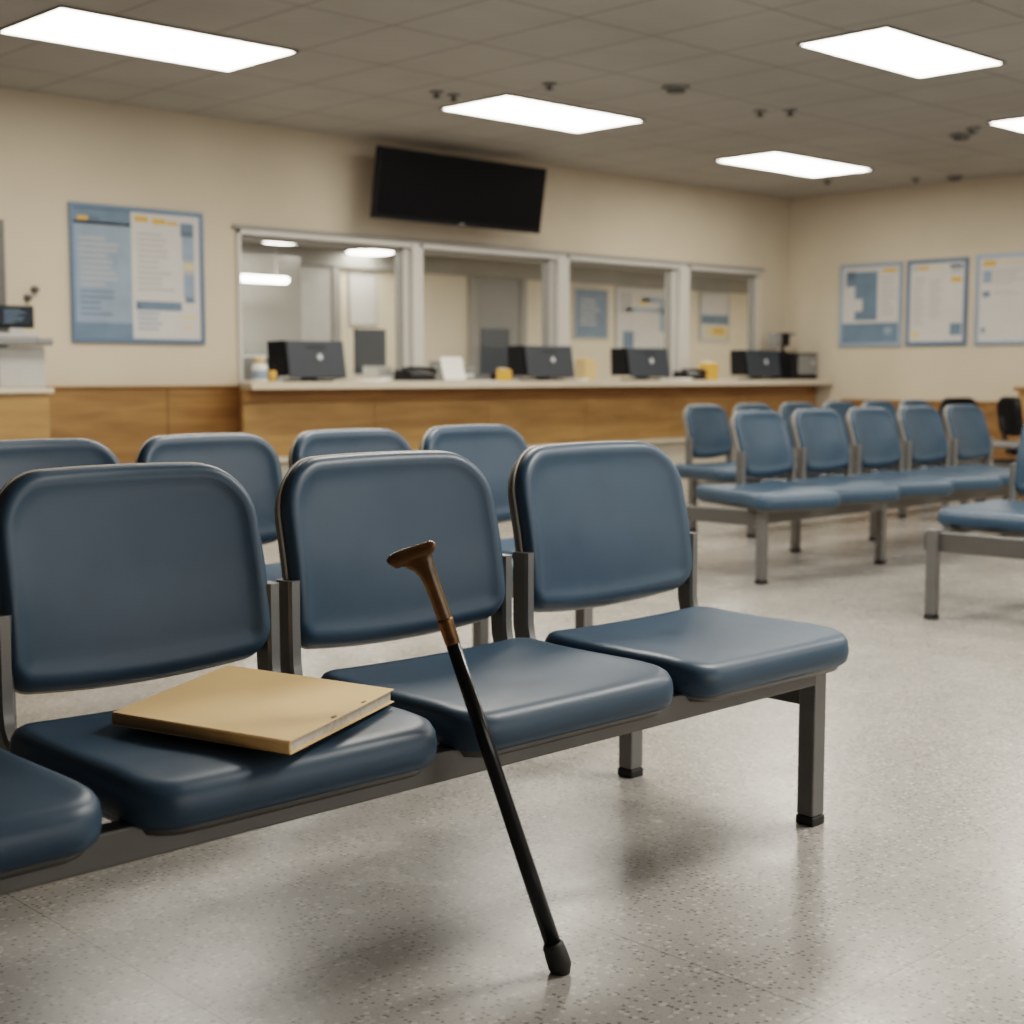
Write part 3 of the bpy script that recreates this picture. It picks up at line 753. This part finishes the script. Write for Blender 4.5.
def office_chair(label, x, y, rz, mat='blackp', h=.92):
    t = thing('office_chair', label, 'chair', (x, y, 0), rz)
    def sp(u, v, hh): return Vector((u, -v+.23, .47+hh))
    part('seat', t, M[mat], lambda bm: pad(bm, .48, .46, (.08,)*4, [(.02, -.07), (.004, -.06), (0, -.035), (.006, -.012), (.03, 0)], sp, 4), smooth=True)
    def bp_(u, v, hh): return Vector((u, .24+v*.14-hh-.05*(1-(2*u/.46)**2), .55+v))
    part('backrest', t, M[mat], lambda bm: pad(bm, .46, h-.55, (.10, .10, .07, .07), [(.02, -.03), (.004, -.025), (0, -.005), (.006, .012), (.03, .02)], bp_, 4), smooth=True)
    part('back_bar', t, M['blackp'], lambda bm: bar_path(bm, [(0, .10, .41), (0, .24, .42), (0, .29, .50), (0, .33, .70)], .06, .02))
    part('column', t, M['mgrey'], lambda bm: lathe(bm, [(.03, .09), (.03, .25), (.02, .25), (.02, .41)], n=14))
    def star(bm):
        for k in range(5):
            a = k*2*math.pi/5; add_box(bm, (.14*math.cos(a), .14*math.sin(a), .085), (.28, .04, .03), .006, rot=Matrix.Rotation(a, 3, 'Z'))
    part('star_base', t, M['blackp'], star)
    for k in range(5):
        a = k*2*math.pi/5
        part('caster', t, M['rubber'], lambda bm: lathe(bm, [(.012, -.018), (.030, -.014), (.030, .014), (.012, .018)], n=14), (.27*math.cos(a), .27*math.sin(a), .030), (R(90), 0, a+R(90)), True)
office_chair('grey-black office chair behind the glass at the far left window edge', 6.45, 9.75, R(150), 'mgrey', 1.18)
office_chair('black office chair standing beside the wooden desk at the right edge', 10.84, 5.27, R(46), 'blackp', .86)
office_chair('black office chair behind the far row, only its top showing', 11.13, 6.40, R(170), 'blackp', .84)

# wooden desk at the right edge
wd = thing('wooden_desk', 'tall oak desk at the right edge against the far wall', 'desk', (11.45, 5.18, 0))
part('top', wd, M['dwood'], lambda bm: box2(bm, (-.28, -.92, .90), (.345, .52, .935), .005))
part('end_panel', wd, M['wood'], lambda bm: box2(bm, (-.25, .46, .0), (.33, .49, .90), .003))
part('front_panel', wd, M['wood'], lambda bm: box2(bm, (-.25, -.88, .0), (-.22, .46, .90), .003))
bx_ = thing('desk_box', 'small dark box on top of the oak desk at right edge', 'box', (11.42, 5.48, .935))
part('body', bx_, M['mgrey'], lambda bm: box2(bm, (-.14, -.12, 0), (.14, .12, .08), .008))
part('lid', bx_, M['dmetal'], lambda bm: box2(bm, (-.145, -.125, .08), (.145, .125, .10), .005))
# low metal table
mt_ = thing('side_table', 'low grey metal table in front of the black chair', 'table', (9.62, 4.95, 0))
part('top', mt_, M['metal'], lambda bm: box2(bm, (-.30, -.32, .525), (.30, .32, .55), .005))
part('shelf', mt_, M['dmetal'], lambda bm: box2(bm, (-.27, -.29, .40), (.27, .29, .42), .004))
for sx in (-1, 1):
    for sy in (-1, 1): part('leg', mt_, M['metal'], lambda bm: box2(bm, (sx*.28-.015, sy*.30-.015, 0), (sx*.28+.015, sy*.30+.015, .525), .003))

# ------------------------------------------------------------------ television
tvc = Vector((7.30, 8.14, 2.135))
tv = thing('television', 'black flat television mounted above the counter windows', 'television', tvc)
rx = Matrix.Rotation(R(9), 3, 'X')
hw = .833; hh = .50
def tvbox(bm, y0, y1, x0, x1, z0, z1, bev): 
    c = Vector(((x0+x1)/2, (y0+y1)/2, (z0+z1)/2)); add_box(bm, rx @ c, (x1-x0, y1-y0, z1-z0), bev, rot=rx)
part('casing', tv, M['blackp'], lambda bm: tvbox(bm, 0, .045, -hw, hw, 0, hh, .006))
part('screen', tv, M['screen'], lambda bm: tvbox(bm, -.004, 0, -hw+.02, hw-.02, .03, hh-.02, .001))
part('logo', tv, M['mgrey'], lambda bm: tvbox(bm, -.005, .0, -.025, .025, .008, .020, .001))
part('wall_bracket', tv, M['blackp'], lambda bm: (box2(bm, (-.3, YW-tvc.y-.02, .10), (.3, YW-tvc.y-.003, .45), .004), box2(bm, (-.2, .02, .14), (-.15, YW-tvc.y-.003, .30)), box2(bm, (.15, .02, .14), (.2, YW-tvc.y-.003, .30))))

# ------------------------------------------------------------------ posters
def poster(name, label, cat, origin, rz, w, h, frame_mat, fw, prints, sheet='posterwhite', group=None):
    """front faces local -y; prints = list of (material, x0, x1, z0, z1) in fractions, z measured from the top"""
    t = thing(name, label, cat, origin, rz, group)
    def fr(bm):
        box2(bm, (0, -.022, 0), (fw, 0, h), .003); box2(bm, (w-fw, -.022, 0), (w, 0, h), .003)
        box2(bm, (fw, -.022, 0), (w-fw, 0, fw), .003); box2(bm, (fw, -.022, h-fw), (w-fw, 0, h), .003)
    part('frame', t, M[frame_mat], fr)
    s = part('sheet', t, M[sheet], lambda bm: box2(bm, (fw*.8, -.012, fw*.8), (w-fw*.8, -.001, h-fw*.8)))
    def rect(bm, p, lv): box2(bm, (fw+p[1]*(w-2*fw), -.0128-lv*.0008, fw+(1-p[4])*(h-2*fw)), (fw+p[2]*(w-2*fw), -.0119, fw+(1-p[3])*(h-2*fw)))
    text = {}
    for p in prints:
        if len(p) > 6: text.setdefault(p[6], []).append(p)
        else: part('printed_block', s, M[p[0]], lambda bm: rect(bm, p, p[5] if len(p) > 5 else 0))
    for ps_ in text.values():
        part('printed_text', s, M[ps_[0][0]], lambda bm: [rect(bm, p, p[5]) for p in ps_])
    return t
def lines(m, x0, x1, z0, z1, n, lv=1, seed=0):
    rnd = random.Random(seed); out = []
    for i in range(n):
        z = z0+(z1-z0)*i/n; e = x0+(x1-x0)*(.55+.45*rnd.random())
        out.append((m, x0, e, z, z+(z1-z0)/n*.38, lv, (m, seed)))
    return out
big = [('pblue2', 0, .44, .10, 1), ('pblue', 0, .44, 0, .12), ('pblue', 0, .44, .88, 1, 1),
       ('porange', .03, .11, .06, .095, 1), ('pdark', .12, .20, .065, .09, 1), ('pdark', .34, .39, .085, .11, 1),
       ('porange', .47, .58, .03, .075), ('porange', .61, .72, .04, .085), ('porange', .73, .82, .055, .085),
       ('pblue', .84, .95, .06, .17), ('pdark', .845, .94, .125, .165, 1), ('pblue2', .85, .95, .17, .36), ('pgrey', .86, .95, .36, .47), ('pyellow', .87, .94, .39, .43, 1), ('pblue2', .86, .95, .47, .66), ('pblue', .87, .95, .66, .70),
       ('pblue', .47, .84, .70, .77), ('pdark', .475, .50, .71, .76, 1), ('pyellow', .85, .96, .81, .835), ('pyellow', .86, .92, .90, .925)]
big += lines('pgrey', .04, .36, .22, .62, 9, 2, 1)+lines('pblue', .04, .3, .63, .85, 5, 2, 2)+lines('pgrey', .49, .78, .16, .64, 11, 1, 3)+lines('pblue2', .48, .75, .79, .95, 4, 1, 4)
poster('notice_board', 'large framed notice, half blue and half white, on the left wall', 'notice board', (4.285, YW-.001, 1.235), 0, .952, .86, 'bluemetal', .028, big)
def wall_poster(label, y_l, y_r, z0, z1, fm, prints):
    poster('wall_poster', label, 'poster', (XW-.001, y_l, z0), R(-90), y_l-y_r, z1-z0, fm, .035, prints)
p1 = [('pblue', .06, .62, .06, .70), ('pdark', .06, .22, .05, .16, 1), ('posterwhite', .0, .22, .25, .72, 1), ('posterwhite', .22, .36, .42, .58, 1), ('pblue', 0, 1, .74, 1, 1), ('pblue2', .76, .88, .80, .88, 2), ('porange', .72, .96, .035, .085, 1)]+lines('pgrey', .68, .95, .14, .66, 10, 1, 5)
p2 = [('pgrey', .03, .13, .03, .09), ('porange', .15, .34, .035, .085), ('pyellow', .36, .60, .05, .075), ('pdark', .74, .96, .03, .08), ('pgrey', .76, .94, .10, .14), ('porange', .76, .96, .19, .255), ('pblue', .76, .97, .77, .92), ('pyellow', .04, .18, .86, .95)]+lines('pgrey', .06, .30, .18, .80, 12, 1, 6)+lines('pgrey', .36, .66, .22, .74, 9, 1, 7)
p3 = [('porange', .05, .24, .03, .10), ('pyellow', .26, .70, .04, .065), ('pblue', .80, 1, .0, .12), ('pblue2', .05, .18, .15, .30), ('pblue', .05, .16, .40, .47), ('pblue', .86, .98, .20, .30), ('pyellow', .80, .95, .50, .54), ('pblue2', .78, 1, .66, .71), ('pblue', .04, .10, .84, .90), ('pdark', .88, .96, .84, .89)]+lines('pgrey', .22, .62, .40, .46, 2, 1, 8)+lines('pgrey', .2, .74, .14, .34, 5, 1, 9)
wall_poster('framed poster with a solid blue lower band, leftmost on the right wall', 7.805, 7.135, 1.294, 2.065, 'palebluemetal', p1)
wall_poster('blue framed white poster, middle of the three on the right wall', 7.09, 6.485, 1.293, 2.065, 'bluemetal', p2)
wall_poster('pale framed white poster cut by the right edge of the picture', 6.41, 5.70, 1.292, 2.078, 'palebluemetal', p3)
# papers on the office back wall
def opaper(label, x0, x1, z0, z1, prints, sheet='posterwhite', fm='lgrey'):
    poster('office_notice', label, 'notice', (x0, OY-.002, z0), 0, x1-x0, z1-z0, fm, .02, prints, sheet)
opaper('tall blank white sheet on the office wall behind the leftmost window', 8.42, 8.76, 1.50, 2.0, [])
opaper('blue-grey notice on the office wall behind the third window', 11.50, 12.05, 1.42, 1.98, [('pblue', .05, .95, .04, .96)]+lines('pgrey', .15, .8, .2, .8, 6, 1, 11), 'pblue')
opaper('large white notice with blue blocks behind the third window', 12.18, 13.25, 1.28, 2.02, [('pblue2', .40, .86, .12, .20), ('pblue2', .72, .86, .20, .68), ('pyellow', .35, .55, .14, .26), ('pblue', .10, .28, .68, .95), ('pgrey', .05, .25, .05, .40), ('pblue2', .15, .8, .30, .36)])
opaper('white notice with blue and orange bands behind the fourth window', 13.68, 14.25, 1.43, 2.02, [('pblue', 0, 1, .46, .66), ('pyellow', .2, 1, .70, .95), ('porange', .45, .85, .74, .88, 1)])

# ------------------------------------------------------------------ ceiling lights and fittings
def clight(label, x0, y0, x1, y1, group=None, z=HC, mat='lamp'):
    w, d = x1-x0, y1-y0
    t = thing('ceiling_light', label, 'ceiling light', (x0+w/2, y0+d/2, z), 0, group)
    def fr(bm):
        f = .010
        for a, b in (((-w/2-f, -d/2-f, -.012), (w/2+f, -d/2, 0)), ((-w/2-f, d/2, -.012), (w/2+f, d/2+f, 0)), ((-w/2-f, -d/2, -.012), (-w/2, d/2, 0)), ((w/2, -d/2, -.012), (w/2+f, d/2, 0))): box2(bm, a, b)
    part('frame', t, M['lampframe'], fr)
    part('diffuser', t, M[mat], lambda bm: bm.faces.new([bm.verts.new(q) for q in ((-w/2, -d/2, -.008), (-w/2, d/2, -.008), (w/2, d/2, -.008), (w/2, -d/2, -.008))]))
clight('bright ceiling light panel at the upper left, above the wall notice', 3.25, 6.39, 4.57, 7.04)
clight('bright ceiling light panel in front of the television', 6.20, 6.49, 7.46, 7.10)
clight('bright ceiling light panel nearest the far corner, smallest in full view', 9.24, 6.70, 10.58, 7.28)
clight('bright ceiling light panel at the upper right, largest on that side', 6.34, 3.95, 7.51, 4.46)
clight('bright ceiling light panel cut by the right edge of the picture', 9.20, 4.30, 10.45, 4.93)
clight('added unseen ceiling light panel above the nearest seats', 3.245, 3.85, 4.575, 4.50, mat='lamp_unseen')  # extra panel added off-screen, lights the nearest row from behind
clight('added unseen ceiling light panel above and before the nearest seats', 3.245, 1.10, 4.575, 1.75, mat='lamp_fill')  # panel added overhead to brighten the nearest seats and folder
clight('added unseen ceiling light panel, behind the camera on its right', 6.315, -1.6, 7.545, -.95, mat='lamp_unseen')  # added fixture for low-angle front light on the backrests
clight('added unseen ceiling light panel, right of the camera', 6.315, 1.10, 7.545, 1.75, mat='lamp_unseen')  # added fixture, strengthens the light from the right
clight('added unseen ceiling light panel, far right of the camera', 9.20, 1.60, 10.45, 2.25)  # another added off-screen panel for light from the far right
def detector(label, x, y, s=1.):
    t = thing('smoke_detector', label, 'smoke detector', (x, y, HC))
    part('base', t, M['mgrey'], lambda bm: lathe(bm, [(.085*s, 0), (.085*s, -.012), (.07*s, -.018)], n=24), smooth=True)
    part('cap', t, M['dmetal'], lambda bm: lathe(bm, [(.060*s, -.016), (.055*s, -.035), (.03*s, -.042)], n=24), smooth=True)
detector('dark round ceiling detector in the middle of the ceiling', 6.76, 5.63)
detector('lower dark detector of the pair near the right edge of the ceiling', 9.56, 5.33)
detector('smaller dark detector just behind the right-hand ceiling pair', 9.35, 5.12, .6)
detector('dark ceiling detector close to the right wall', 11.50, 6.46, .9)
def sprinkler(label, x, y):
    t = thing('sprinkler_head', label, 'sprinkler', (x, y, HC))
    part('rose', t, M['mgrey'], lambda bm: lathe(bm, [(.045, 0), (.042, -.010), (.02, -.014)], n=18), smooth=True)
    part('head', t, M['dmetal'], lambda bm: lathe(bm, [(.012, -.012), (.012, -.03), (.03, -.034), (.03, -.038), (.008, -.042)], n=18), smooth=True)
for x, y, lb in ((5.83, 6.72, 'left sprinkler of the close pair left of the television light'), (5.97, 6.72, 'right sprinkler of the close pair left of the television light'), (6.15, 6.08, 'single sprinkler right of the pair, above the television light'),
                 (7.87, 5.60, 'sprinkler left of the largest right-hand light panel'), (7.75, 5.75, 'fainter sprinkler close to the one left of the largest right panel'), (10.9, 7.35, 'sprinkler near the far corner of the ceiling'), (11.35, 6.75, 'sprinkler beside the detector by the right wall')):
    sprinkler(lb, x, y)
# office lamps; the unseen panels are added to brighten the office
for x0, lb in ((5.6, 'added office light panel over the worktop, unseen behind the first window'), (8.2, 'added office light panel over the worktop, unseen behind the second window'), (11.0, 'added office light panel over the worktop, unseen behind the third window'), (13.2, 'added office light panel over the worktop, unseen near the office end')):
    clight(lb, x0, 9.0, x0+1.3, 9.5, None, 2.20, 'lamp2')
def disc(label, x, y):
    t = thing('round_ceiling_lamp', label, 'ceiling lamp', (x, y, 2.20))
    part('rim', t, M['lampframe'], lambda bm: lathe(bm, [(.24, 0), (.25, -.01), (.24, -.03), (.20, -.03)], n=28), smooth=True)
    part('diffuser', t, M['lamp2'], lambda bm: lathe(bm, [(.23, -.025), (.20, -.04), (.10, -.05), (.02, -.052)], n=28), smooth=True)
for x, y, lb in ((7.28, 10.35, 'round office lamp at the left behind the leftmost window'), (8.50, 10.75, 'round office lamp at the right behind the leftmost window')): disc(lb, x, y)
pl = thing('pendant_lamp', 'long white pendant lamp hanging behind the leftmost window', 'pendant lamp', (6.55, 9.9, 2.20))
part('diffuser', pl, M['lamp2'], lambda bm: add_box(bm, (0, 0, -.40), (.80, .10, .05), .02))
part('cable', pl, M['mgrey'], lambda bm: (tube(bm, [(-.3, 0, 0), (-.3, 0, -.38)], .004, 6), tube(bm, [(.3, 0, 0), (.3, 0, -.38)], .004, 6)))

# ------------------------------------------------------------------ camera, world
sc = bpy.context.scene
cam = bpy.data.cameras.new('camera'); co = bpy.data.objects.new('camera', cam); col.objects.link(co)
co.location = (0, 0, 1.035)
p = R(5.4552)
fwd = Vector((math.cos(ca)*math.cos(p), math.sin(ca)*math.cos(p), -math.sin(p)))
co.rotation_euler = fwd.to_track_quat('-Z', 'Y').to_euler()
cam.sensor_width = 36; cam.lens = 1442.0/1024*36; cam.clip_start = .05
cam.dof.use_dof = True; cam.dof.focus_distance = 2.75; cam.dof.aperture_fstop = 3.6
sc.camera = co
w = bpy.data.worlds.new('world'); sc.world = w; w.use_nodes = True
w.node_tree.nodes['Background'].inputs[0].default_value = (.9, .85, .78, 1); w.node_tree.nodes['Background'].inputs[1].default_value = .05
sc.view_settings.view_transform = 'Filmic'
sc.view_settings.look = 'Medium High Contrast'
sc.view_settings.exposure = 0.0
sc.cycles.use_denoising = True
sc.cycles.max_bounces = 10; sc.cycles.diffuse_bounces = 6; sc.cycles.sample_clamp_indirect = 6
